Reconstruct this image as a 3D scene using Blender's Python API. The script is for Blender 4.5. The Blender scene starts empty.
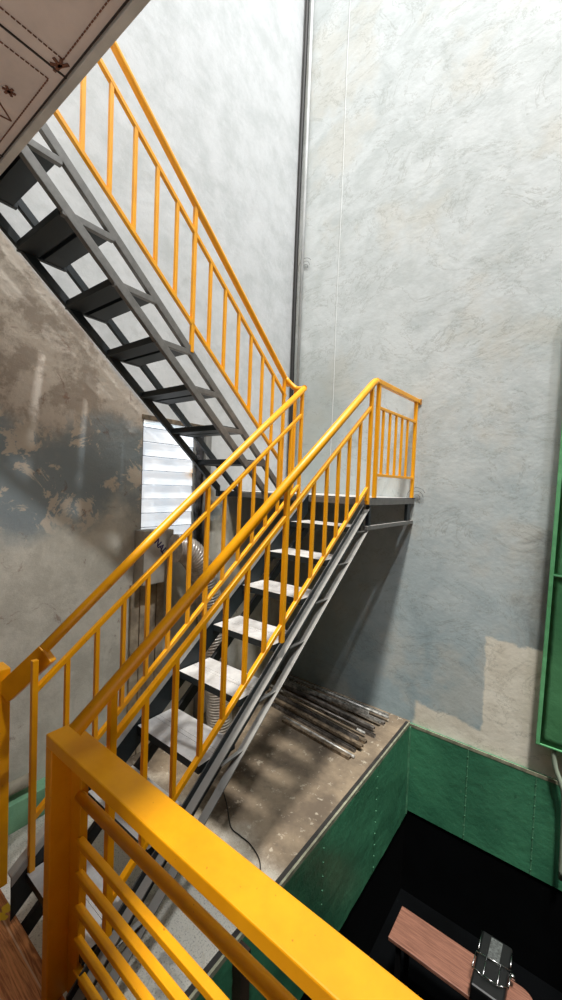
import bpy, bmesh, math, random
from mathutils import Vector, Matrix
random.seed(7)
scn = bpy.context.scene
COL = scn.collection

# ------------------------------------------------------------------ mesh helpers
def box(bm, x0, x1, y0, y1, z0, z1):
    v = [bm.verts.new(p) for p in ((x0,y0,z0),(x1,y0,z0),(x1,y1,z0),(x0,y1,z0),(x0,y0,z1),(x1,y0,z1),(x1,y1,z1),(x0,y1,z1))]
    for f in ((0,3,2,1),(4,5,6,7),(0,1,5,4),(1,2,6,5),(2,3,7,6),(3,0,4,7)):
        bm.faces.new([v[i] for i in f])

def bar(bm, a, b, w, h, up=(0,0,1), vertical_ends=False):
    """box section from a to b, w across, h in the up-ish direction"""
    a = Vector(a); b = Vector(b); d = (b-a).normalized()
    s = d.cross(Vector(up)).normalized(); u = s.cross(d).normalized()
    vs = []
    for p in (a, b):
        for i, j in ((-1,-1),(1,-1),(1,1),(-1,1)):
            q = s*(i*w/2)
            if vertical_ends:
                q = q + Vector((0,0,1))*(j*h/2/max(.2,abs(u.z)))
            else:
                q = q + u*(j*h/2)
            vs.append(bm.verts.new(p+q))
    for f in ((3,2,1,0),(4,5,6,7),(0,1,5,4),(1,2,6,5),(2,3,7,6),(3,0,4,7)):
        bm.faces.new([vs[i] for i in f])

def angle_bar(bm, a, b, w, t, sx, flip=1):
    """L section from a to b: one leg in the vertical plane, one flange turned towards sx (+1/-1 in X)"""
    a = Vector(a); b = Vector(b); d = (b-a).normalized()
    s = Vector((1,0,0)); u = s.cross(d).normalized()
    if u.z < 0: u = -u
    prof = [(0,-w/2),(t,-w/2),(t,w/2-t),(w*.8,w/2-t),(w*.8,w/2),(0,w/2)]
    if flip < 0: prof = [(p,-q) for p, q in prof]
    r0 = [bm.verts.new(a+s*(p*sx)+u*q) for p, q in prof]
    r1 = [bm.verts.new(b+s*(p*sx)+u*q) for p, q in prof]
    n = len(prof)
    for i in range(n):
        bm.faces.new((r0[i], r0[(i+1)%n], r1[(i+1)%n], r1[i]))
    bm.faces.new(r0[::-1]); bm.faces.new(r1)

def smooth_path(pts, n=6):
    pts = [Vector(p) for p in pts]; out = []
    for i in range(len(pts)-1):
        p0 = pts[max(0,i-1)]; p1 = pts[i]; p2 = pts[i+1]; p3 = pts[min(len(pts)-1,i+2)]
        for k in range(n):
            t = k/n
            out.append(.5*((2*p1)+(p2-p0)*t+(2*p0-5*p1+4*p2-p3)*t*t+(3*p1-p0-3*p2+p3)*t**3))
    out.append(pts[-1]); return out

def tube(bm, pts, r, n=16, caps=True):
    pts = [Vector(p) for p in pts]
    rr = r if callable(r) else (lambda i: r)
    d0 = (pts[1]-pts[0]).normalized()
    ref = Vector((0,0,1)) if abs(d0.z) < .9 else Vector((1,0,0))
    nrm = (ref - d0*ref.dot(d0)).normalized(); rings = []
    for i, p in enumerate(pts):
        d = (pts[min(i+1,len(pts)-1)]-pts[max(i-1,0)]).normalized()
        nrm = (nrm - d*nrm.dot(d)).normalized(); bi = d.cross(nrm)
        rings.append([bm.verts.new(p+(nrm*math.cos(2*math.pi*k/n)+bi*math.sin(2*math.pi*k/n))*rr(i)) for k in range(n)])
    for i in range(len(rings)-1):
        for k in range(n):
            f = bm.faces.new((rings[i][k], rings[i][(k+1)%n], rings[i+1][(k+1)%n], rings[i+1][k])); f.smooth = True
    if caps:
        bm.faces.new(rings[0][::-1]); bm.faces.new(rings[-1])

def obj(name, fn, mat, parent=None, bevel=0, label=None, kind=None):
    bm = bmesh.new(); fn(bm)
    bmesh.ops.recalc_face_normals(bm, faces=bm.faces)
    me = bpy.data.meshes.new(name); bm.to_mesh(me); bm.free()
    me.materials.append(mat)
    o = bpy.data.objects.new(name, me); COL.objects.link(o)
    if parent is not None:
        o.parent = parent
        o.matrix_parent_inverse = Matrix.Translation(parent.location).inverted() if parent.type == 'EMPTY' else Matrix()
    if bevel:
        m = o.modifiers.new('bevel', 'BEVEL'); m.width = bevel; m.segments = 2; m.limit_method = 'ANGLE'; m.angle_limit = math.radians(50)
    if label: o['label'] = label
    if kind: o['kind'] = kind
    return o

def thing(name, label, cat, loc, group=None):
    o = bpy.data.objects.new(name, None); o.location = loc; o.empty_display_size = .1
    COL.objects.link(o); o['label'] = label; o['category'] = cat
    if group: o['group'] = group
    return o
def tag(o, label, cat, group=None):
    o['label'] = label; o['category'] = cat
    if group: o['group'] = group
    return o

# ------------------------------------------------------------------ material helpers
def srgb(r, g, b):
    f = lambda c: (c/255/12.92) if c/255 <= .04045 else ((c/255+.055)/1.055)**2.4
    return (f(r), f(g), f(b), 1)

class M:
    def __init__(s, name):
        s.m = bpy.data.materials.new(name); s.m.use_nodes = True
        s.t = s.m.node_tree; s.n = s.t.nodes; s.b = s.n['Principled BSDF']
        s.pos = s.n.new('ShaderNodeNewGeometry')
    def link(s, a, b): s.t.links.new(a, b)
    def val(s, x, sock):
        if hasattr(x, 'is_linked') or hasattr(x, 'links'): s.link(x, sock)
        else: sock.default_value = x
    def math(s, op, a, b=0.0, clamp=False):
        n = s.n.new('ShaderNodeMath'); n.operation = op; n.use_clamp = clamp
        s.val(a, n.inputs[0]); s.val(b, n.inputs[1]); return n.outputs[0]
    def noise(s, scale, detail=4, rough=.6, stretch=None, dist=0, off=(0,0,0)):
        mp = s.n.new('ShaderNodeMapping'); s.link(s.pos.outputs['Position'], mp.inputs[0])
        if stretch: mp.inputs['Scale'].default_value = stretch
        mp.inputs['Location'].default_value = off
        n = s.n.new('ShaderNodeTexNoise'); n.inputs['Scale'].default_value = scale
        n.inputs['Detail'].default_value = detail; n.inputs['Roughness'].default_value = rough; n.inputs['Distortion'].default_value = dist
        s.link(mp.outputs[0], n.inputs['Vector']); return n.outputs['Fac']
    def ramp(s, fac, a, b, clamp=True):
        n = s.n.new('ShaderNodeMapRange'); n.clamp = clamp; n.interpolation_type = 'SMOOTHSTEP'
        s.val(fac, n.inputs[0]); n.inputs[1].default_value = a; n.inputs[2].default_value = b
        return n.outputs[0]
    def mix(s, fac, a, b, mode='MIX'):
        n = s.n.new('ShaderNodeMix'); n.data_type = 'RGBA'; n.blend_type = mode
        s.val(fac, n.inputs[0]); s.val(a, n.inputs[6]); s.val(b, n.inputs[7]); return n.outputs[2]
    def xyz(s):
        n = s.n.new('ShaderNodeSeparateXYZ'); s.link(s.pos.outputs['Position'], n.inputs[0]); return n.outputs
    def nrm(s):
        n = s.n.new('ShaderNodeSeparateXYZ'); s.link(s.pos.outputs['Normal'], n.inputs[0]); return n.outputs
    def color(s, c): s.val(c, s.b.inputs['Base Color'])
    def bump(s, h, strength=.3, dist=.01):
        n = s.n.new('ShaderNodeBump'); n.inputs['Strength'].default_value = strength; n.inputs['Distance'].default_value = dist
        s.link(h, n.inputs['Height']); s.link(n.outputs[0], s.b.inputs['Normal'])
    def rough(s, r): s.val(r, s.b.inputs['Roughness'])
    def metal(s, r): s.b.inputs['Metallic'].default_value = r

def band(m, coord, c, w, soft):
    """1 inside |coord-c|<w, soft edges"""
    d = m.math('ABSOLUTE', m.math('SUBTRACT', coord, c))
    return m.math('SUBTRACT', 1.0, m.ramp(d, w-soft, w+soft))

def simple(name, col, rough=.5, metal=0, var=.12, scale=12, bump=.08, bdist=.003):
    m = M(name); n = m.noise(scale)
    dark = tuple(c*(1-var*2) for c in col[:3])+(1,); lite = tuple(min(1,c*(1+var)) for c in col[:3])+(1,)
    m.color(m.mix(m.ramp(n,.3,.7), dark, lite)); m.rough(rough); m.metal(metal)
    if bump: m.bump(m.noise(scale*8, 3), bump, bdist)
    return m.m

# yellow enamel paint with small chips
m = M('yellow enamel'); n1 = m.noise(9); chips = m.ramp(m.noise(70, 2, .5), .735, .76)
c = m.mix(m.ramp(n1,.3,.7), srgb(226,152,3), srgb(236,163,8)); c = m.mix(m.math('MULTIPLY',chips,.6), c, srgb(150,84,20))
m.color(c); m.rough(.38); m.bump(m.noise(45,3), .08, .003); YEL = m.m
# structural steel: dull dark steel with dusty upward faces
def steel(name, base, dust, amount):
    m = M(name); nz = m.nrm()[2]
    up = m.math('MULTIPLY', m.ramp(nz, .25, .75), m.math('MULTIPLY', m.ramp(m.noise(14,5), .12, .5), amount))
    c = m.mix(m.ramp(m.noise(20,4), .3, .7), tuple(x*.75 for x in base[:3])+(1,), base)
    m.color(m.mix(up, c, dust)); m.rough(.48); m.metal(.25); m.bump(m.noise(60,3), .06, .002); return m.m
STEEL = steel('dull stair steel', srgb(112,110,106), srgb(168,166,160), .7)
PALE = steel('pale dusty steel', srgb(120,120,116), srgb(158,156,150), .8)
PALER = steel('very pale lit dusty steel', srgb(176,176,172), srgb(200,198,190), .8)  # dusty stair steel with the lit flange's brightness painted into the base
BLKST = simple('black steel', srgb(14,16,18), .5, .1, .1, 20)
STEELD = steel('shaded stair steel', srgb(28,36,40), srgb(120,118,112), .5)  # darker copy of the stair steel, shade put into its colour
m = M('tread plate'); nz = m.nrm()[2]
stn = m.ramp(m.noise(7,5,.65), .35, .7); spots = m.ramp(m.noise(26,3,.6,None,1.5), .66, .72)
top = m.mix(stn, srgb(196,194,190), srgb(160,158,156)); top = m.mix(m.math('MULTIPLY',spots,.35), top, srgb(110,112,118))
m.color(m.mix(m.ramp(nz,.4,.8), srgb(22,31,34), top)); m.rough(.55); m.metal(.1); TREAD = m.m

# ---- plaster walls
def wall_bump(m, s=.35):
    h = m.math('ADD', m.noise(9,9,.7,(1,1,1.25)), m.math('MULTIPLY', m.noise(2.2,3,.5), .5)); m.bump(h, s, .014)
# back wall
m = M('back wall plaster'); X, Y, Z = m.xyz()
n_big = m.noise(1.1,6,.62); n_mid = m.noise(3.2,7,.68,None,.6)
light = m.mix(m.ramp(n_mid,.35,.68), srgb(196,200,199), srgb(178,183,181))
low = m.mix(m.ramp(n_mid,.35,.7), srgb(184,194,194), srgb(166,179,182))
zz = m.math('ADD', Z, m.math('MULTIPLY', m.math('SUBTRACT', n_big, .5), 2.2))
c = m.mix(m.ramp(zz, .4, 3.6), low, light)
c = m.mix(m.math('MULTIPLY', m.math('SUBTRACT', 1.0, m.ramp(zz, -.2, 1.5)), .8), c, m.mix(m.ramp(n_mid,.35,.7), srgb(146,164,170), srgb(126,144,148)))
tan = m.ramp(m.noise(1.9,6,.6,None,0,(3,1,5)), .5, .66); c = m.mix(m.math('MULTIPLY',tan,.45), c, srgb(190,186,174))
# beige repair patch low on the wall
jx = m.math('ADD', X, m.math('MULTIPLY', m.math('SUBTRACT', m.noise(6,5), .5), .10)); jz = m.math('ADD', Z, m.math('MULTIPLY', m.math('SUBTRACT', m.noise(5,5,.6,None,0,(9,2,2)), .5), .16))
patch = m.math('MULTIPLY', m.ramp(jx, -.585,-.565), m.math('SUBTRACT', 1.0, m.ramp(jz, .62, .64)))
strip = m.math('MULTIPLY', m.ramp(jx,-1.12,-1.08), m.math('SUBTRACT', 1.0, m.ramp(m.math('ADD', jz, m.math('MULTIPLY', jx, .08)), -.17, -.14)))
pf = m.math('MAXIMUM', patch, strip)
c = m.mix(m.math('MULTIPLY', pf, .92), c, m.mix(m.ramp(n_mid,.3,.7), srgb(232,226,210), srgb(208,200,182)))
# dark mould above the patch, beside the panel
dx = m.math('MULTIPLY', m.math('SUBTRACT', X, -.12), 3.2); dz = m.math('MULTIPLY', m.math('SUBTRACT', Z, .95), 1.7)
dd = m.math('SQRT', m.math('ADD', m.math('MULTIPLY',dx,dx), m.math('MULTIPLY',dz,dz)))
mould = m.math('MULTIPLY', m.math('SUBTRACT', 1.0, m.ramp(m.math('ADD', dd, m.math('MULTIPLY', m.math('SUBTRACT',n_mid,.5),2.2)), .2, 1.1)), m.math('SUBTRACT', 1.0, pf))
c = m.mix(m.math('MULTIPLY', mould, .62), c, srgb(84,88,84))
# darker grey-green patch beside the shaft corner, fading out upwards
sx = m.math('ABSOLUTE', m.math('SUBTRACT', X, -2.3)); crn = m.math('MULTIPLY', m.math('SUBTRACT',1.0,m.ramp(m.math('ADD',sx,m.math('MULTIPLY',m.math('SUBTRACT',n_mid,.5),1.6)), .15,.75)), m.math('SUBTRACT',1.0,m.ramp(Z,2.6,3.4)))
c = m.mix(m.math('MULTIPLY', crn, .5), c, srgb(120,128,122))
# fine diagonal trowel scratches
scr = m.ramp(m.noise(3.0,9,.75,(1.0,1,2.3),1.2,(1,4,2)), .60, .72); c = m.mix(m.math('MULTIPLY', scr, .28), c, srgb(146,152,148))
crk = band(m, m.noise(1.6,8,.7,(1,1,1.6),.8,(7,0,3)), .5, .006, .005); c = m.mix(m.math('MULTIPLY', crk, .35), c, srgb(120,120,110))
m.color(c); m.rough(.9); wall_bump(m, .28); WBACK = m.m
# left wall: whitewashed above the flight, stained render plus the flight's painted shade below
m = M('left wall render'); X, Y, Z = m.xyz()
n_big = m.noise(1.6,6,.62); n_mid = m.noise(4.2,9,.72,None,.15)
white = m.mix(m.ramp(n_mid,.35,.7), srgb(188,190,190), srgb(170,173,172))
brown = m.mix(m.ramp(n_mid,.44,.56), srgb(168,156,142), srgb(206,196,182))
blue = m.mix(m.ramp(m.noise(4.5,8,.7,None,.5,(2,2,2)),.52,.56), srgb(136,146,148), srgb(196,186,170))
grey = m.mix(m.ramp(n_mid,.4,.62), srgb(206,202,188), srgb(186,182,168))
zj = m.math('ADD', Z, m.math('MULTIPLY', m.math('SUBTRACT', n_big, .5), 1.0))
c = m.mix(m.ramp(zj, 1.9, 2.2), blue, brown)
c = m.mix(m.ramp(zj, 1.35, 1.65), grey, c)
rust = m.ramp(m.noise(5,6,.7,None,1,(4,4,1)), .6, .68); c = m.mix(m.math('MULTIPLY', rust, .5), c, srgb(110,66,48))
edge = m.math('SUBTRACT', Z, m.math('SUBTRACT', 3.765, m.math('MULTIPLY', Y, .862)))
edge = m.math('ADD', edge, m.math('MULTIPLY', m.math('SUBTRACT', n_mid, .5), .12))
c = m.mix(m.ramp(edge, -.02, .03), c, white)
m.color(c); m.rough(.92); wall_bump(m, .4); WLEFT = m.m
WPLAIN = simple('plain plaster', srgb(120,122,118), .9, 0, .06, 2, .2, .01)

# concrete floor
m = M('concrete floor'); X, Y, Z = m.xyz()
n1 = m.noise(2.5,7,.65); sp = m.ramp(m.noise(120,4,.7), .5, .68); sp2 = m.ramp(m.noise(16,5,.7), .58, .66)
c = m.mix(m.ramp(n1,.35,.65), srgb(140,124,102), srgb(92,80,66))
near = m.math('SUBTRACT', 1.0, m.ramp(m.math('ADD', Y, m.math('MULTIPLY',m.math('SUBTRACT',n1,.5),.8)), 1.35, 1.75))
pale = m.mix(m.math('MULTIPLY', sp, .8), srgb(204,200,188), srgb(120,120,114))
c = m.mix(near, c, pale); c = m.mix(m.math('MULTIPLY', sp2, .5), c, srgb(196,186,166))
stn = m.ramp(m.noise(3,5,.6,None,.5,(8,8,0)), .6,.68); c = m.mix(m.math('MULTIPLY', stn, .45), c, srgb(60,56,50))
m.color(c); m.rough(.85); m.bump(m.math('ADD', m.noise(9,7,.7), m.math('MULTIPLY', sp2, .4)), .4, .02); FLOOR = m.m

# wood-look floor tiles of the landing
m = M('wood tile landing'); X, Y, Z = m.xyz()
grain = m.noise(3.2,7,.7,(1.6,22,1),1.6)
c = m.mix(m.ramp(grain,.36,.62), srgb(150,84,40), srgb(214,142,84))
fy = m.math('FRACT', m.math('MULTIPLY', m.math('ADD', Y, 9.058), 1/.098))
groove = m.math('SUBTRACT', 1.0, m.ramp(m.math('ABSOLUTE', m.math('SUBTRACT', fy, .5)), .02, .035)); c = m.mix(groove, c, srgb(214,168,128))
for (px, py, r) in ((-1.775,.59,.02),(-1.79,.625,.022),(-1.755,.602,.011)):
    ax = m.math('SUBTRACT', X, px); ay = m.math('SUBTRACT', Y, py)
    d = m.math('ADD', m.math('SQRT', m.math('ADD', m.math('MULTIPLY',ax,ax), m.math('MULTIPLY',ay,ay))), m.math('MULTIPLY', m.math('SUBTRACT', m.noise(60,2), .5), .02))
    c = m.mix(m.math('SUBTRACT', 1.0, m.ramp(d, r-.002, r+.001)), c, srgb(232,190,20))
m.color(c); m.rough(.4); LAND = m.m

# green painted sheet
def green(name, a, b, rough=.45):
    m = M(name); n = m.noise(2.2,6,.62); n2 = m.noise(30,5,.7)
    c = m.mix(m.ramp(n,.3,.7), a, b); c = m.mix(m.math('MULTIPLY', m.ramp(n2,.62,.72), .35), c, srgb(120,160,130)); c = m.mix(m.math('MULTIPLY', m.ramp(m.noise(9,6,.7,None,0,(5,5,5)),.62,.72), .5), c, srgb(18,42,30))
    m.color(c); m.rough(rough); m.bump(m.noise(6,5,.6), .35, .03); return m.m
GREEN = green('green pit sheet', srgb(62,122,90), srgb(46,100,74))
GREENP = green('green metal panel', srgb(104,172,120), srgb(84,150,102))
GREENL = green('pale green paint', srgb(130,178,140), srgb(104,150,116), .6)
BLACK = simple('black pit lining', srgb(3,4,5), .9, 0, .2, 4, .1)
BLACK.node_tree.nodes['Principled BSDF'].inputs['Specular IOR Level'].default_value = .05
RIM = simple('pale rim angle', srgb(150,150,128), .5, .2, .2, 15)
RIMD = simple('dark rim edge', srgb(40,38,34), .7, 0, .2, 15)
# brown laminate board
m = M('brown laminate'); g = m.noise(6,6,.7,(1,30,1),.6); m.color(m.mix(m.ramp(g,.35,.65), srgb(96,62,48), srgb(138,94,76))); m.rough(.5); BOARD = m.m
CHROME = simple('chrome wire', srgb(215,215,215), .2, 1, .02, 5, 0)
GREYPAD = simple('grey speckled strip', srgb(76,80,78), .7, 0, .3, 90, .1)
BLKPL = simple('black plastic', srgb(9,10,11), .45, 0, .1, 20, .05)
RUBBER = simple('black rubber cord', srgb(24,22,20), .6, 0, .1, 20, 0)
CARD = simple('weathered grey carton', srgb(176,170,158), .9, 0, .12, 6, .15)
INK = simple('purple black ink', srgb(52,40,78), .8, 0, .05, 5, 0)
PLANK = simple('weathered board', srgb(176,160,136), .9, 0, .22, 8, .3)
PIPE = simple('dusty cement pipe', srgb(150,142,124), .9, 0, .15, 8, .2)
CONDUIT = simple('grey green conduit', srgb(140,152,134), .5, 0, .08, 8, .05)
TARP = simple('black wrapping', srgb(40,38,40), .6, 0, .4, 30, .8, .02)
CONCPOST = simple('grey post paint', srgb(128,128,124), .8, 0, .15, 6, .2)
# ribbed duct fabric
m = M('ribbed duct film'); m.color(m.mix(m.ramp(m.noise(20,4),.3,.7), srgb(212,204,192), srgb(170,160,150))); m.rough(.3); m.metal(.2); DUCT = m.m
# offcut steel for the pile
SCRAP = [simple('offcut steel %s' % n_, c_, .42, .45, .3, 25, .15) for n_, c_ in (('grey', srgb(186,184,178)), ('dark', srgb(116,110,104)), ('brown', srgb(140,124,104)))]
# window sheeting, its own emission stands in for daylight behind it
m = M('translucent white sheeting'); X, Y, Z = m.xyz()
n = m.ramp(m.noise(5,4), .35, .7); c = m.mix(n, srgb(236,240,244), srgb(214,224,234))
ax = m.math('MULTIPLY', m.math('SUBTRACT', Y, 2.27), 5.0); az = m.math('MULTIPLY', m.math('SUBTRACT', Z, 1.83), 14.0)
d = m.math('ADD', m.math('SQRT', m.math('ADD', m.math('MULTIPLY',ax,ax), m.math('MULTIPLY',az,az))), m.math('MULTIPLY', m.math('SUBTRACT', m.noise(14,4), .5), .9))
c = m.mix(m.math('MULTIPLY', m.math('SUBTRACT',1.0,m.ramp(d,.3,1.0)), .75), c, srgb(206,158,84))
m.color(c); m.rough(.7); m.link(c, m.b.inputs['Emission Color']); m.b.inputs['Emission Strength'].default_value = .75; SHEET = m.m
# patterned ceiling lining
m = M('printed ceiling lining'); m.color(m.mix(m.ramp(m.noise(3,6,.7),.3,.7), srgb(226,210,198), srgb(204,190,180))); m.rough(.6); CEIL = m.m
TRIMG = simple('grey ceiling edge trim', srgb(200,196,186), .6, 0, .1, 6, .1)
MOTIF = simple('brown printed motif', srgb(120,78,58), .7, 0, .15, 30, 0)
LINE = simple('dark tile joint', srgb(58,50,44), .8, 0, .1, 10, 0)

# ------------------------------------------------------------------ setting
XL, YB, ZF = -2.57, 3.48, -.25
S = lambda n, fn, mat: obj(n, fn, mat, kind='structure')
wy0, wy1, wz0, wz1 = 1.705, 2.20, 1.30, 2.20
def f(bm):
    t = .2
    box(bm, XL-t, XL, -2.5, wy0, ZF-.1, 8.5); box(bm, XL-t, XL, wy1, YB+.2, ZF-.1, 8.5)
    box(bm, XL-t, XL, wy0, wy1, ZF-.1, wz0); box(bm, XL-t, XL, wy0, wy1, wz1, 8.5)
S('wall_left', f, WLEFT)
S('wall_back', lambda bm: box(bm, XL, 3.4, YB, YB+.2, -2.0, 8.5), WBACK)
S('wall_right', lambda bm: box(bm, 3.2, 3.4, -2.5, YB, ZF, 8.5), WPLAIN)
S('wall_front', lambda bm: box(bm, XL, 3.2, -2.5, -2.3, ZF, 8.5), WPLAIN)
PX = -1.13
def f(bm):
    box(bm, XL, PX, .45, YB, ZF-.12, ZF)              # ground left of the pit
    box(bm, 2.2, 3.2, .45, YB, ZF-.12, ZF)
S('floor', f, FLOOR)
def f(bm): box(bm, XL, 3.2, -2.3, .633, -.14, 0)
S('floor_landing', f, LAND)
# pit
def f(bm):
    # rippled green sheet on the left side
    ny, nz = 60, 20; z0, z1 = -1.07, ZF-.015
    g = [[bm.verts.new((PX+.012+.008*math.sin(7*y_+3*z_)*math.sin(math.pi*min(1,(z1-z_)/.5)) + random.uniform(-.0015,.0015), y_, z_)) for z_ in [z0+(z1-z0)*j/nz for j in range(nz+1)]] for y_ in [.45+(YB-.03-.45)*i/ny for i in range(ny+1)]]
    for i in range(ny):
        for j in range(nz):
            q = bm.faces.new((g[i][j], g[i+1][j], g[i+1][j+1], g[i][j+1])); q.smooth = True
S('wall_pit_left', f, GREEN)
S('wall_pit_back', lambda bm: box(bm, PX, 2.2, YB-.03, YB, -1.02, ZF-.012), GREEN)
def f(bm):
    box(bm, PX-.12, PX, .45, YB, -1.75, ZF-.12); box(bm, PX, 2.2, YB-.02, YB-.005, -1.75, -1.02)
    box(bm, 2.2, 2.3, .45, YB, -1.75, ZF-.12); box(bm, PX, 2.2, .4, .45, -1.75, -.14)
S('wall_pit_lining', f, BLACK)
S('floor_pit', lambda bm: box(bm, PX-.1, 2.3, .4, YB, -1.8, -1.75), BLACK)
def f(bm):
    box(bm, PX, 2.2, YB-.032, YB-.024, ZF-.03, ZF-.006)
    box(bm, PX-.004, PX+.008, .63, YB-.03, ZF-.03, ZF+.006)
S('trim_1', f, RIM)
S('trim_2', lambda bm: box(bm, PX-.03, PX-.004, .63, YB-.03, ZF-.005, ZF+.003), RIMD)
# vertical seams with screws
def f(bm):
    for x in (-.65, -.19, .3, .8):
        box(bm, x-.003, x+.003, YB-.034, YB-.03, -1.02, ZF-.03)
        for k in range(9):
            z = -.34-k*.08; box(bm, x-.004, x+.004, YB-.037, YB-.033, z-.003, z+.003)
    for y in (2.0, 2.75):
        for k in range(9):
            z = -.33-k*.085; box(bm, PX+.018, PX+.024, y-.004, y+.004, z-.003, z+.003)
    box(bm, PX+.002, PX+.02, YB-.045, YB-.028, -1.05, ZF-.03)
S('trim_3', f, simple('seam screws', srgb(86,140,108), .5, .2, .2, 20, 0))

# upper floor slab with printed lining underneath, plus unseen slabs added to block light
SX1 = -.55
ceil = S('ceiling', lambda bm: (box(bm, XL, SX1, -2.3, .5505, 2.86, 3.37), box(bm, SX1, 3.2, -2.3, -.3, 2.86, 3.37), box(bm, .95, 3.2, -.3, YB, 3.225, 3.37), box(bm, SX1, .95, .56, 1.02, 3.25, 3.37)), CEIL)  # first box is the slab in view, the rest only cut light
obj('ceiling_trim', lambda bm: box(bm, XL, SX1, .531, .5555, 2.851, 3.375), TRIMG, ceil, .003)
def f(bm):
    z = 3.2235
    for k in range(-1, 2):
        x = -1.60+k*.62; box(bm, x-.003, x+.003, -2.2, .706, z-.002, z+.0012)
    for k in range(5):
        y = .702-.62*k; box(bm, XL, SX1, y-.003, y+.002, z-.002, z+.0012)
def scaled(f):
    def g(bm):
        f(bm)
        for v in bm.verts: v.co.x *= .751; v.co.y *= .751; v.co.z = 2.86-(3.225-v.co.z)
    return g
obj('tile_joint', scaled(f), LINE, ceil)
def f(bm):
    z = 3.2225
    for k in range(-1, 2):
        xa = -1.60+k*.62+.058; xb = -1.60+(k+1)*.62-.058
        for r in range(3):
            yb = .712-.62*r-.045; ya = yb-.62+.09
            for (p, q) in (((xa,ya),(xa,yb)),((xa,yb),(xb,yb)),((xb,yb),(xb,ya)),((xb,ya),(xa,ya))):
                L = math.hypot(q[0]-p[0], q[1]-p[1]); n = int(L/.016)
                for i in range(n):
                    t0 = i/n; t1 = (i+.72)/n
                    bar(bm, (p[0]+(q[0]-p[0])*t0, p[1]+(q[1]-p[1])*t0, z), (p[0]+(q[0]-p[0])*t1, p[1]+(q[1]-p[1])*t1, z), .004, .002)
    # orange brown corner fan, curl, small flower and angular line of the print
    cx, cy = -1.575, .672
    for i in range(5):
        a0 = math.radians(-170+i*50); bar(bm, (cx, cy, z), (cx+.036*math.cos(a0), cy+.030*math.sin(a0), z), .011, .002)
    for (cx, cy) in ((-1.835,.60),(-1.835+.62,.60),(-1.835,-.02),(-1.215,-.02)):
        for i in range(6):
            a0 = i*1.05+.3; bar(bm, (cx, cy, z), (cx+.022*math.cos(a0), cy+.022*math.sin(a0), z), .009, .002)
    for (cx, cy) in ((-1.40,.47),(-1.40,-.15),(-2.02,-.15)):
        for s_ in (-1, 1):
            pts = [(cx+s_*(.022+.018*t)*(1+math.cos(5*t))*.8, cy+(.02+.02*t)*math.sin(5*t), z) for t in [i/14 for i in range(15)]]
            for i in range(14): bar(bm, pts[i], pts[i+1], .005, .002)
    for (cx, cy) in ((-1.975,.656),(-1.355,.036)):
        bar(bm, (cx, cy, z), (cx+.065, cy-.070, z), .005, .002); bar(bm, (cx, cy, z), (cx-.02, cy-.085, z), .005, .002)
obj('printed_pattern', scaled(f), MOTIF, ceil)

# window: recess with white corrugated sheeting outside
win = S('window_1', lambda bm: (box(bm, XL-.19, XL-.002, wy0-.012, wy0+.008, wz0, wz1), box(bm, XL-.19, XL-.002, wy1-.01, wy1+.012, wz0, wz1), box(bm, XL-.19, XL-.002, wy0-.012, wy1+.012, wz0-.02, wz0)), CONCPOST)
def f(bm):
    z = wz0+.01
    while z < wz1-.06:
        h = min(.105, wz1-.001-z)
        v = [bm.verts.new(p) for p in ((XL-.016, wy0, z),(XL-.016, wy1, z),(XL-.026, wy1, z+h),(XL-.026, wy0, z+h))]
        bm.faces.new(v)
        z += h
obj('corrugated_sheeting', f, SHEET, win)
obj('lap_lines', lambda bm: [box(bm, XL-.024, XL-.012, wy0, wy1, wz0+.01+.105*i-.0025, wz0+.01+.105*i+.0025) for i in range(9)], simple('grey lap line', srgb(196,200,204), .7, 0, .2, 9, 0), win)
obj('lintel', lambda bm: box(bm, XL-.01, XL+.012, wy0-.01, wy1+.16, wz1, wz1+.035), simple('rusty lintel edge', srgb(112,98,80), .8, 0, .3, 20), win, .002)

# ------------------------------------------------------------------ stairs
def tread_mesh(bm, x0, x1, ynose, yback, ztop, lip=.036):
    y0, y1 = sorted((ynose, yback)); ym = (y0+y1)/2
    box(bm, x0, x1, y0, ym-.012, ztop-lip, ztop); box(bm, x0, x1, ym+.012, y1, ztop-lip, ztop)
    box(bm, x0, x1, ym-.012, ym+.012, ztop-lip*.45, ztop)

RUN, RISE, Y0 = .2415, .1885, .4096
low = thing('lower_staircase', 'grey steel open-riser stair climbing from the tiled landing to the platform', 'staircase', (-1.45, .65, 0))
for k in range(1, 9):
    y = Y0+RUN*k; z = RISE*k
    obj('tread', lambda bm: tread_mesh(bm, -1.688, -1.243, y, y+.222, z), TREAD, low, .0015)
def slab(bm, x0, x1, c0, c1, ya, yb, k=.7805):
    """plate between x0 and x1 whose lower and upper edges follow z = c + k*y"""
    v = [bm.verts.new(p) for p in ((x0,ya,c0+k*ya),(x1,ya,c0+k*ya),(x1,yb,c0+k*yb),(x0,yb,c0+k*yb),(x0,ya,c1+k*ya),(x1,ya,c1+k*ya),(x1,yb,c1+k*yb),(x0,yb,c1+k*yb))]
    for ff in ((0,3,2,1),(4,5,6,7),(0,1,5,4),(1,2,6,5),(2,3,7,6),(3,0,4,7)): bm.faces.new([v[i] for i in ff])
obj('stringer_web', lambda bm: slab(bm, -1.240, -1.234, -.492, -.362, .60, 2.575), STEELD, low, .001)  # dark part below the flange stands in for shade under the treads
obj('stringer_flange', lambda bm: slab(bm, -1.234, -1.196, -.404, -.396, .60, 2.60), PALE, low, .001, 'pale dusty outward flange of the steel stringer')
obj('lower_chord', lambda bm: (slab(bm, -1.236, -1.196, -.552, -.544, .64, 2.585), slab(bm, -1.236, -1.230, -.59, -.552, .64, 2.585)), STEEL, low, .001)
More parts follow.
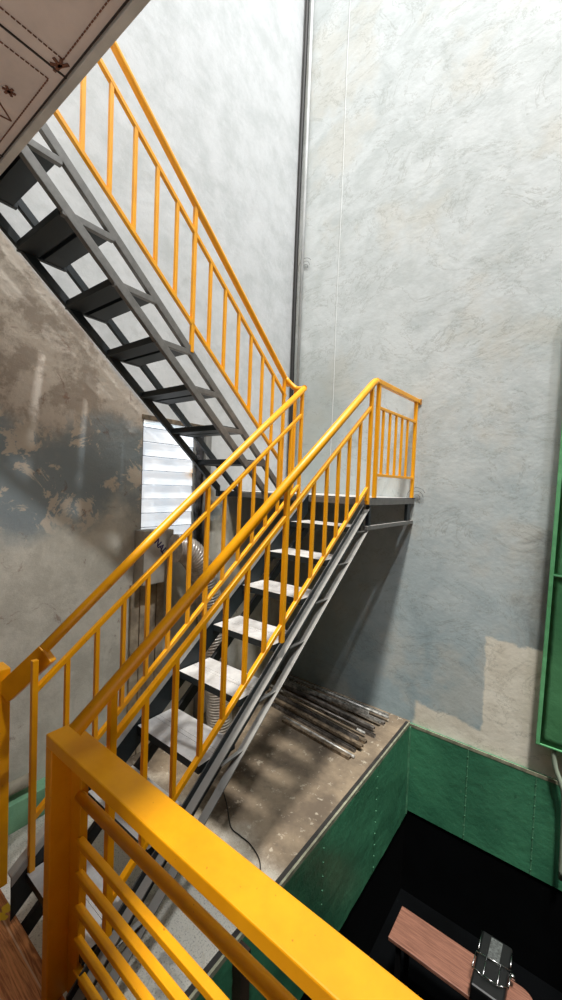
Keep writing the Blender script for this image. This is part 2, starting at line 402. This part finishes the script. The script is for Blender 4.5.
obj('stringer_web', lambda bm: slab(bm, -1.700, -1.694, -.44, -.262, .60, 2.575), STEELD, low, .001)
obj('stringer_flange', lambda bm: (slab(bm, -1.730, -1.694, -.268, -.260, .60, 2.60), slab(bm, -1.6935, -1.690, -.300, -.262, .60, 2.60)), PALER, low, .001, 'pale flange of the steel stringer on the wall side')
obj('lower_chord', lambda bm: slab(bm, -1.712, -1.690, -.60, -.53, .64, 2.585), BLKST, low, .001, 'black lower chord')
for k in range(1, 9):
    y = Y0+RUN*k; z = RISE*k-.037
    obj('bracket', lambda bm: box(bm, -1.226, -1.208, y+.10, y+.262, z-.006, z), PALE, low, .001)
    obj('bracket', lambda bm: box(bm, -1.712, -1.690, y+.01, y+.262, z-.024, z), BLKST, low, .001)

up = thing('upper_staircase', 'dark steel open stair rising from the platform to the upper floor, seen from below', 'staircase', (-2.15, 2.4, 1.7))
for k in range(0, 7):
    y = 2.297-.248*k; z = 1.90+.204*k
    obj('tread', lambda bm: tread_mesh(bm, -2.388, -1.922, y, y-.232, z+.036), TREAD, up, .0015)
for x in (-1.912, -2.40):
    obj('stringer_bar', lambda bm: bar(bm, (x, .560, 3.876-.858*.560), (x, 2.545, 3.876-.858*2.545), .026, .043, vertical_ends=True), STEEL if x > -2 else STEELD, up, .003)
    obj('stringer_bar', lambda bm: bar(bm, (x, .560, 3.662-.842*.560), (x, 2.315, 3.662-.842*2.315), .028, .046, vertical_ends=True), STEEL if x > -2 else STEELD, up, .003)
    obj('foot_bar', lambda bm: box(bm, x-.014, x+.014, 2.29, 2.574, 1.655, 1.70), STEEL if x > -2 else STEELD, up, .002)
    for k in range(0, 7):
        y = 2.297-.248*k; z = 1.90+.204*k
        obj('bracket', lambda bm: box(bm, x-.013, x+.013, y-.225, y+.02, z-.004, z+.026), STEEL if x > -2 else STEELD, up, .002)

ZP = 1.70
plat = thing('stair_platform', 'grey steel half-landing platform fixed into the shaft corner', 'platform', (-1.9, 3.0, ZP))
obj('deck_plate', lambda bm: box(bm, XL+.005, -1.19, 2.585, YB-.003, ZP-.008, ZP), TREAD, plat, .001)
def f(bm):
    box(bm, XL+.005, -1.19, 2.575, 2.605, ZP-.052, ZP-.008); box(bm, -1.22, -1.19, 2.605, YB-.003, ZP-.052, ZP-.008)
    box(bm, XL+.005, -1.22, YB-.03, YB-.003, ZP-.052, ZP-.008); box(bm, XL+.005, XL+.035, 2.605, YB-.03, ZP-.052, ZP-.008)
    box(bm, XL+.035, -1.22, 3.02, 3.05, ZP-.052, ZP-.008)
obj('edge_frame', f, STEEL, plat, .002)
obj('brace', lambda bm: box(bm, -1.225, -1.195, 2.56, YB-.003, 1.475, 1.505), STEEL, plat, .002)
for y, w in ((2.585, .032), (3.33, .075)):
    obj('strut', lambda bm: box(bm, -1.223, -1.197, y, y+w, 1.505, ZP-.052), STEELD, plat, .002)

# ------------------------------------------------------------------ railings
def line(c, s): return lambda y: c+s*y
def sq(bm, x, y, z0, z1, w=.02): box(bm, x-w/2, x+w/2, y-w/2, y+w/2, z0, z1)
# right side of the lower flight
rr = thing('stair_railing', 'yellow railing on the pit side of the lower stair, nearest the camera', 'railing', (-1.2, .7, .2))
X = -1.2; H = line(.548,.754); MI = line(.359,.768); LO = line(-.201,.774)
hpts = [(X, .590, H(.590)), (X, 2.545, H(2.545)), (X, 2.585, H(2.585)-.004), (X, 2.615, H(2.60)-.004)]
obj('handrail', lambda bm: tube(bm, hpts, .0235, 20), YEL, rr)
obj('mid_rail', lambda bm: bar(bm, (X, .71, MI(.71)), (X, 2.545, MI(2.545)), .022, .022), YEL, rr, .003)
obj('bottom_rail', lambda bm: bar(bm, (X, .71, LO(.71)), (X, 2.54, LO(2.54)), .022, .022), YEL, rr, .003)
obj('bottom_post', lambda bm: sq(bm, X, 2.535, -.30+.7805*2.535, LO(2.535), .02), YEL, rr, .002)
for i, y in enumerate([2.405,2.265,2.137,2.008,1.873,1.743,None,1.487,1.352,1.221,1.096,.966,.837]):
    if y: obj('baluster', lambda bm: sq(bm, X, y, LO(y), MI(y), .019), YEL, rr, .002)
for y, zb in ((2.545, 1.655), (1.623, -.30+.7805*1.623), (.709, -.31+.7805*.709)):
    obj('post', lambda bm: sq(bm, X+.004, y, zb, H(y)-.01, .024), YEL, rr, .002)
# left side of the lower flight
lr = thing('stair_railing', 'yellow railing on the left wall side of the lower stair', 'railing', (-1.69, .7, .2))
X = -1.69; H2 = line(.516,.800); MI = line(.396,.776); LO = line(-.122,.778)
obj('handrail', lambda bm: tube(bm, [(X, .70, H2(.70)-.004), (X, 1.2, H2(1.2)+.010), (X, 2.0, H2(2.0)+.010), (X, 2.45, H2(2.45))], .0215, 20), YEL, lr)
obj('mid_rail', lambda bm: bar(bm, (X, .672, MI(.672)), (X, 2.43, MI(2.43)), .022, .022), YEL, lr, .003)
obj('bottom_rail', lambda bm: bar(bm, (X, .672, LO(.672)), (X, 2.43, LO(2.43)), .022, .022), YEL, lr, .003)
for i in range(1, 14):
    y = .668+.1263*i
    if i != 7: obj('baluster', lambda bm: sq(bm, X, y, LO(y), MI(y), .019), YEL, lr, .002)
for y, zb in ((.668, .17), (1.545, -.30+.7805*1.545), (2.428, -.30+.7805*2.428)):
    obj('post', lambda bm: sq(bm, X+.002, y, zb, H2(y)-.01, .022), YEL, lr, .002)
# railing of the upper flight
ur = thing('stair_railing', 'yellow railing of the upper stair climbing towards the upper floor', 'railing', (-1.9, 2.5, 1.7))
X = -1.905; H3 = line(4.718,-.852); MI = line(4.500,-.816); LO = line(3.985,-.823)
cp = smooth_path([(X, .45, H3(.45)), (X, 1.2, H3(1.2)), (X, 2.44, H3(2.44)), (X+.005, 2.505, H3(2.50)-.004), (X+.07, 2.545, 2.515), (-1.75, 2.525, 2.50), (-1.695, 2.46, 2.485)], 6)
obj('handrail', lambda bm: tube(bm, cp, .020, 16), YEL, ur)
obj('mid_rail', lambda bm: bar(bm, (X, .5, MI(.5)), (X, 2.51, MI(2.51)), .022, .022), YEL, ur, .003)
obj('bottom_rail', lambda bm: bar(bm, (X, .50, LO(.50)), (X, 2.46, LO(2.46)), .022, .022), YEL, ur, .003)
for i, y in enumerate([.655,.785,.913,1.046,1.179,1.312,1.445,None,1.706,1.836,1.965,2.094,2.223,2.35]):
    if y: obj('baluster', lambda bm: sq(bm, X, y, LO(y), MI(y), .019), YEL, ur, .002)
for y, zb in ((1.575, 3.876-.858*1.575), (2.49, ZP)):
    obj('post', lambda bm: sq(bm, X, y, zb, H3(y)-.01, .022), YEL, ur, .002)
obj('post', lambda bm: sq(bm, X+.07, 2.545, ZP-.002, 2.50, .02), YEL, ur, .002)
# end railing of the platform
pr = thing('platform_railing', 'yellow end railing of the platform meeting the back wall', 'railing', (-1.2, 3.0, ZP))
X = -1.2
def f(bm): bar(bm, (X, 2.60, 2.508), (X, YB-.004, 2.528), .034, .034)
obj('top_rail', f, YEL, pr, .003)
for y in (2.662, 3.425):
    obj('post', lambda bm: sq(bm, X, y, ZP, 2.51, .027), YEL, pr, .003)
obj('mid_rail', lambda bm: bar(bm, (X, 2.66, 2.335), (X, 3.42, 2.345), .02, .02), YEL, pr, .002)
obj('bottom_rail', lambda bm: bar(bm, (X, 2.66, 1.862), (X, 3.42, 1.868), .02, .02), YEL, pr, .002)
for i in range(5):
    y = 2.76+.122*i
    obj('baluster', lambda bm: sq(bm, X, y, 1.865, 2.34, .018), YEL, pr, .002)
obj('wall_plate', lambda bm: box(bm, X-.02, X+.03, YB-.008, YB-.002, 2.50, 2.548), simple('rusty fixing', srgb(176,130,70), .8, .2, .3, 30), pr, .002)

# guard rail of the landing
gr = thing('landing_guardrail', 'thick yellow guardrail of box tubes with horizontal bars on the near landing', 'railing', (-1.35, .63, 0))
obj('top_beam', lambda bm: box(bm, -1.372, 1.6, .58, .673, .876, .9177), YEL, gr, .004)
obj('end_post', lambda bm: box(bm, -1.372, -1.331, .58, .673, 0, .877), YEL, gr, .004)
obj('inner_post', lambda bm: box(bm, -1.331, -1.264, .645, .672, 0, .876), YEL, gr, .003)
obj('round_bar', lambda bm: tube(bm, [(-1.27, .645, .722), (1.6, .645, .722)], .0165, 20), YEL, gr)
for z in (.570, .458, .343, .232, .125, .02):
    obj('square_bar', lambda bm: box(bm, -1.27, 1.6, .634, .658, z-.012, z+.012), YEL, gr, .003)
lp = thing('railing_post', 'yellow box post with angled link at the left edge, on the tiled landing', 'post', (-1.92, .66, 0))
obj('post', lambda bm: box(bm, -1.99, -1.90, .61, .66, 0, .948), YEL, lp, .004)
obj('link', lambda bm: bar(bm, (-1.905, .640, .845), (-1.725, .732, 1.040), .034, .085), YEL, lp, .004)

# steel support under the landing edge beside the pit
tag(obj('support_post', lambda bm: box(bm, -1.125, -1.065, 1.25, 1.31, -1.75, -.262), simple('brown black steel', srgb(48,38,26), .6, .2, .2, 10)), 'dark brown steel post standing in the pit corner under the guardrail', 'post')

# ------------------------------------------------------------------ objects around
# pile of steel lengths
specs = [ # x0,y0, x1,y1, z, kind
 (-2.42,3.40,-1.30,3.40,0,0),(-2.38,3.36,-1.27,3.33,1,0),(-2.45,3.31,-1.28,3.27,0,1),(-2.36,3.28,-1.30,3.22,1,0),(-2.47,3.22,-1.36,3.15,0,2),
 (-2.30,3.19,-1.30,3.10,1,1),(-2.45,3.13,-1.27,3.05,0,1),(-2.38,3.09,-1.33,2.99,1,0),(-2.40,3.04,-1.29,2.93,0,2),(-2.28,2.99,-1.34,2.88,1,1),
 (-2.36,2.95,-1.30,2.83,0,0),(-2.20,2.90,-1.27,2.79,1,2),(-2.26,2.86,-1.31,2.74,0,1),(-1.99,2.76,-1.28,2.66,0,0),(-1.97,2.715,-1.30,2.62,0,2),(-2.3,3.15,-1.42,3.18,2,0),(-2.2,3.02,-1.40,2.91,2,1)]
names = ['against the back wall','second from the back wall','third from the back wall','fourth from the back wall']
for i, (xa, ya, xb, yb, lv, kd) in enumerate(specs):
    z = ZF+.013+lv*.027
    ya += .025*max(0,i-8)/6; yb += .06*max(0,i-8)/6
    def f(bm):
        a = Vector((xa,ya,z)); b = Vector((xb,yb,z)); d = (b-a).normalized(); s = Vector((-d.y,d.x,0)); w = .026+.004*(i%3); t = .004; h = .024
        if i % 3 == 1:    # round bar
            tube(bm, [a, b], .011, 10); return
        for (p0, p1, q0, q1) in ((-w/2, w/2, -h/2, -h/2+t), (-w/2, -w/2+t, -h/2+t, h/2), (w/2-t, w/2, -h/2+t, h/2)) if i % 3 == 0 else ((-w/2, w/2, h/2-t, h/2), (-w/2, -w/2+t, -h/2, h/2-t), (w/2-t, w/2, -h/2, h/2-t)):
            vs = [bm.verts.new(p+s*u_+Vector((0,0,v_))) for p in (a, b) for (u_, v_) in ((p0,q0),(p1,q0),(p1,q1),(p0,q1))]
            for ff in ((3,2,1,0),(4,5,6,7),(0,1,5,4),(1,2,6,5),(2,3,7,6),(3,0,4,7)): bm.faces.new([vs[j] for j in ff])
    o = obj('steel_length', f, SCRAP[kd])
    tag(o, 'scrap steel length in the pile on the concrete floor by the back wall', 'steel bar', 'steel lengths piled on the floor')

def f(bm): tube(bm, smooth_path([(-1.80,1.86,ZF+.006),(-1.69,1.788,ZF+.006),(-1.56,1.69,ZF+.006),(-1.48,1.68,ZF+.006),(-1.397,1.676,ZF+.006),(-1.30,1.64,ZF+.006),(-1.24,1.58,ZF+.006)], 6), .003, 8)
tag(obj('cord', f, RUBBER), 'thin black cord curving across the concrete floor beside the stair', 'cord')

tag(obj('green_beam', lambda bm: box(bm, XL+.004, XL+.10, .50, 1.17, ZF, -.085), GREENL, None, .004), 'pale green painted beam lying on the floor along the left wall', 'beam')
def f(bm): tube(bm, [(XL+.06,.50,-.01),(XL+.06,.99,-.012)], .035, 16)
tag(obj('cement_pipe', f, PIPE), 'beige cement pipe running along the left wall above the pale green beam', 'pipe')

# ribbed duct
dp0 = smooth_path([(-2.32,1.825,1.285),(-2.31,1.90,1.275),(-2.30,1.99,1.20),(-2.29,2.085,1.03),(-2.28,2.14,.80),(-2.26,2.18,.45),(-2.24,2.22,.10),(-2.225,2.25,ZF+.012)], 20)
dp = [dp0[0]]
for p in dp0[1:]:
    while (p-dp[-1]).length > .0055: dp.append(dp[-1]+(p-dp[-1]).normalized()*.0055)
def f(bm):
    tube(bm, dp, lambda i: .096+.0055*math.cos(i*2*math.pi/4), 28)
duct = obj('flexible_duct', f, DUCT); tag(duct, 'ribbed flexible duct bending down from below the window behind the stair', 'duct')
# carton under the window
ct = thing('carton', 'grey carton with purple lettering standing below the bright window', 'box', (-2.45,1.80,1.0))
obj('shell', lambda bm: box(bm, XL+.01, -2.44, 1.655, 1.905, 1.02, 1.405), CARD, ct, .004)
cu = bpy.data.curves.new('printed_letters', 'FONT'); cu.body = 'NAL'; cu.size = .066; cu.extrude = .0008; cu.offset = .002; cu.align_x = 'CENTER'; cu.align_y = 'CENTER'
tmp = bpy.data.objects.new('tmp', cu); COL.objects.link(tmp)
me = bpy.data.meshes.new_from_object(tmp.evaluated_get(bpy.context.evaluated_depsgraph_get())); bpy.data.objects.remove(tmp)
me.materials.append(INK); lt = bpy.data.objects.new('printed_letters', me); COL.objects.link(lt)
rot = Matrix(((0,0,1),(1,0,0),(0,1,0))).to_4x4() @ Matrix.Rotation(math.radians(-50), 4, 'Z')
me.transform(Matrix.Translation((-2.4388,1.79,1.287)) @ rot)
lt.parent = ct; lt.matrix_parent_inverse = Matrix.Translation(ct.location).inverted()
for i in range(4):
    y = 1.63+i*.07
    tag(obj('wooden_board', lambda bm: box(bm, XL+.005, XL+.03+.006*(i%2), y, y+.065, ZF, 1.012-.004*(i%2)), PLANK, None, .003), 'weathered upright board against the left wall below the carton', 'board', 'upright boards below the carton')
# wrapped pipe and pillar right of the window
def f(bm):
    pts = [(XL+.03, 2.215+.006*math.sin(i*1.7), wz0-.25+i*.035) for i in range(34)]
    tube(bm, pts, lambda i: .026+.006*math.sin(i*2.3)+.003*math.sin(i*5.1), 12)
tag(obj('wrapped_pipe', f, TARP), 'black wrapped pipe standing upright beside the bright window', 'pipe')
tag(obj('grey_column', lambda bm: box(bm, XL+.004, XL+.06, 2.26, 2.32, ZF, 2.17), CONCPOST, None, .004), 'slim grey column on the left wall right of the window', 'column')

# corner pipe of the shaft, and a black strip standing in for the gap
def f(bm): tube(bm, [(XL+.10, YB-.03, z_) for z_ in (ZP, 8.4)], .016, 12)
tag(obj('corner_pipe', f, simple('pale pipe paint', srgb(176,178,176), .6, 0, .1, 6)), 'thin pale pipe running up the shaft corner from the platform', 'pipe')
def f(bm):
    tube(bm, [(XL+.028+.008*math.sin(z_*1.1), YB-.028, z_) for z_ in [ZP+i*.25 for i in range(27)]], .019, 12)
tag(obj('corner_gap', f, RUBBER), 'black strip standing in for the dark gap up the shaft corner', 'gap')
def f(bm): tube(bm, [(-2.05+.003*math.sin(z_*3), YB-.003, z_) for z_ in [ZP+.001+i*.2 for i in range(33)]], .003, 6)
tag(obj('white_wire', f, simple('white wire', srgb(208,210,208), .6, 0, .03, 5, 0)), 'thin white wire running up the back wall beside the corner', 'wire')

# loose tie wires by the corner and by the platform
for cen, lab in (((-2.44, YB-.012, 4.02), 'loose thin wire ends sticking out of the upper shaft corner'), ((-1.17, YB-.014, 1.70), 'curl of thin wire on the wall at the platform edge')):
    def f(bm):
        for j in range(3):
            pts = [(cen[0]+.035*(j+1)*math.cos(t)*.8, cen[1]-.004*j, cen[2]+.03*(j+1)*math.sin(t)) for t in [(-.4+j*.5)+i*.35 for i in range(9)]]
            tube(bm, pts, .0018, 5)
    tag(obj('wire_curl', f, RUBBER), lab, 'wire')

# green metal panel on the back wall
gp = thing('metal_panel', 'tall green sheet-metal panel hanging on the back wall at the right edge', 'panel', (.4, 3.4, 0))
def f(bm):
    nx, nz = 30, 50
    g = [[bm.verts.new((x_, 3.401+.003*math.sin(9*x_+2*z_)+.003*math.sin(5*z_), z_)) for z_ in [-.01+3.2*j/nz for j in range(nz+1)]] for x_ in [-.20+1.7*i/nx for i in range(nx+1)]]
    for col_ in g:
        for v_ in col_: v_.co.x += .016*v_.co.z
    for i in range(nx):
        for j in range(nz):
            q = bm.faces.new((g[i][j], g[i+1][j], g[i+1][j+1], g[i][j+1])); q.smooth = True
    bmesh.ops.solidify(bm, geom=bm.faces[:], thickness=.008)
obj('sheet', f, GREENP, gp)
def f(bm):
    box(bm, -.206, -.180, 3.391, 3.425, -.015, 3.19); box(bm, -.180, 1.5, 3.391, 3.402, -.015, .0)
    for v_ in bm.verts: v_.co.x += .016*v_.co.z
obj('edge_angle', f, GREENP, gp, .004, 'folded edge with lumpy paint')
obj('seam', lambda bm: box(bm, -.16, 1.5, 3.389, 3.399, 1.205, 1.215), simple('pale green seam', srgb(96,160,116), .5, 0, .1, 10), gp)
def f(bm): tube(bm, smooth_path([(-.10,3.42,.02),(-.095,3.415,-.06),(-.078,3.41,-.15),(-.045,3.405,-.235),(-.02,3.40,-.36),(-.01,3.40,-.9)], 6), .016, 12)
tag(obj('conduit', f, CONDUIT), 'grey green conduit coming out below the green panel into the pit', 'conduit')

# bench in the pit
bn = thing('bench', 'brown wood-grain bench top with black legs standing in the dark pit', 'bench', (-.5, 2.68, -1.75))
def f(bm):
    pts = [(-.90,2.545),(-.90,2.80)]
    cx, cy, r = -.165, 2.72, .08
    for i in range(7):
        a = math.radians(90-15*i); pts.append((cx+r*math.cos(a), cy+r*math.sin(a)))
    cx, cy = -.165, 2.625
    for i in range(7):
        a = math.radians(0-15*i); pts.append((cx+r*math.cos(a), cy+r*math.sin(a)))
    lo = [bm.verts.new((x_, y_, -1.225)) for x_, y_ in pts]; hi = [bm.verts.new((x_, y_, -1.20)) for x_, y_ in pts]
    bm.faces.new(hi); bm.faces.new(lo[::-1])
    for i in range(len(pts)): bm.faces.new((lo[i], lo[(i+1)%len(pts)], hi[(i+1)%len(pts)], hi[i]))
obj('bench_top', f, BOARD, bn, .003)
for x in (-.84, -.2):
    for y in (2.58, 2.765):
        obj('leg', lambda bm: sq(bm, x, y, -1.75, -1.225, .03), BLKPL, bn, .002)
cs = thing('black_case', 'black case with grey strip and chrome wire frame on the brown bench', 'case', (-.30, 2.70, -1.2))
obj('body', lambda bm: box(bm, -.40, -.225, 2.53, 2.90, -1.199, -1.10), BLKPL, cs, .012)
obj('strip', lambda bm: box(bm, -.345, -.280, 2.73, 2.88, -1.10, -1.094), GREYPAD, cs, .002, 'grey speckled strip')
def f(bm):
    z = -1.085
    def w(*p): tube(bm, [(a_, b_, z+c_) for a_, b_, c_ in p], .003, 8)
    w((-.405,2.72,0),(-.215,2.74,0)); w((-.405,2.62,0),(-.345,2.60,0)); w((-.215,2.64,0),(-.27,2.60,0)); w((-.345,2.60,.008),(-.27,2.60,.008))
    w((-.405,2.72,0),(-.405,2.62,0)); w((-.215,2.74,0),(-.215,2.64,0)); w((-.345,2.725,0),(-.345,2.60,0)); w((-.27,2.735,0),(-.27,2.60,0))
    w((-.395,2.74,0),(-.40,2.87,.0)); w((-.222,2.76,0),(-.225,2.85,0))
    for i in range(6): w((-.345+.0125*i,2.595,.0),(-.34+.0125*i,2.605,.008))
    for x_, y_ in ((-.405,2.72),(-.215,2.64),(-.405,2.62),(-.215,2.74)): tube(bm, [(x_, y_, -1.10), (x_, y_, z)], .003, 8)
obj('wire_frame', f, CHROME, cs, 0, 'bright chrome wire')
obj('knob', lambda bm: tube(bm, [(-.225,2.755,-1.13),(-.195,2.755,-1.13)], .014, 12), CHROME, cs)

# ------------------------------------------------------------------ camera
cam = bpy.data.cameras.new('camera'); co = bpy.data.objects.new('camera', cam); COL.objects.link(co)
YAW, PIT, ROL = [math.radians(a) for a in (-37.2476, -2.0197, 2.2369)]
fw = Vector((math.sin(YAW)*math.cos(PIT), math.cos(YAW)*math.cos(PIT), math.sin(PIT)))
rt = Vector((math.cos(YAW), -math.sin(YAW), 0)); uv = rt.cross(fw)
R = rt*math.cos(ROL)+uv*math.sin(ROL); U = -rt*math.sin(ROL)+uv*math.cos(ROL)
mt = Matrix((R, U, -fw)).transposed().to_4x4(); mt.translation = (0, 0, 1.76); co.matrix_world = mt
cam.sensor_fit = 'VERTICAL'; cam.sensor_height = 36; cam.lens = 402.78/1000*36; cam.clip_start = .02
scn.camera = co

# ------------------------------------------------------------------ light
w = bpy.data.worlds.new('world'); scn.world = w; w.use_nodes = True
w.node_tree.nodes['Background'].inputs[0].default_value = (.86,.93,1,1); w.node_tree.nodes['Background'].inputs[1].default_value = 1.75
sun = bpy.data.lights.new('daylight', 'SUN'); sun.energy = 4.6; sun.angle = math.radians(5); sun.color = (1,.96,.9)
so = bpy.data.objects.new('daylight', sun); COL.objects.link(so)
so.rotation_euler = Vector((-.16,.28,-1)).to_track_quat('-Z','Y').to_euler()
def area(name, loc, tgt, sx, sy, e, col=(1,1,1), spread=math.pi):
    l = bpy.data.lights.new(name, 'AREA'); l.shape = 'RECTANGLE'; l.size = sx; l.size_y = sy; l.energy = e; l.color = col; l.spread = spread
    o = bpy.data.objects.new(name, l); COL.objects.link(o); o.location = loc
    o.rotation_euler = (Vector(tgt)-Vector(loc)).to_track_quat('-Z','Y').to_euler()
area('side_daylight', (1.9, 1.7, 9.0), (-2.5, 1.6, 2.4), .3, .3, 400, (.97,.98,1))
area('low_side_fill', (2.9, 1.7, 4.7), (-2.5, 1.4, 2.6), .35, .35, 14, (1,1,1))  # added low-angle lamp for patches on the left wall, no window there
area('ceiling_fill', (.2, -1.0, .5), (-1.2, .2, 3.2), 1.6, 1.6, 9, (1,.97,.95), math.radians(110))  # unseen fill lamp added to brighten the ceiling lining
area('window_glow', (XL-.16, 1.95, 1.78), (0, 2.1, 1.0), .45, .7, 6, (.92,.96,1))
scn.view_settings.view_transform = 'Standard'; scn.view_settings.look = 'None'; scn.view_settings.exposure = 0; scn.view_settings.gamma = 1
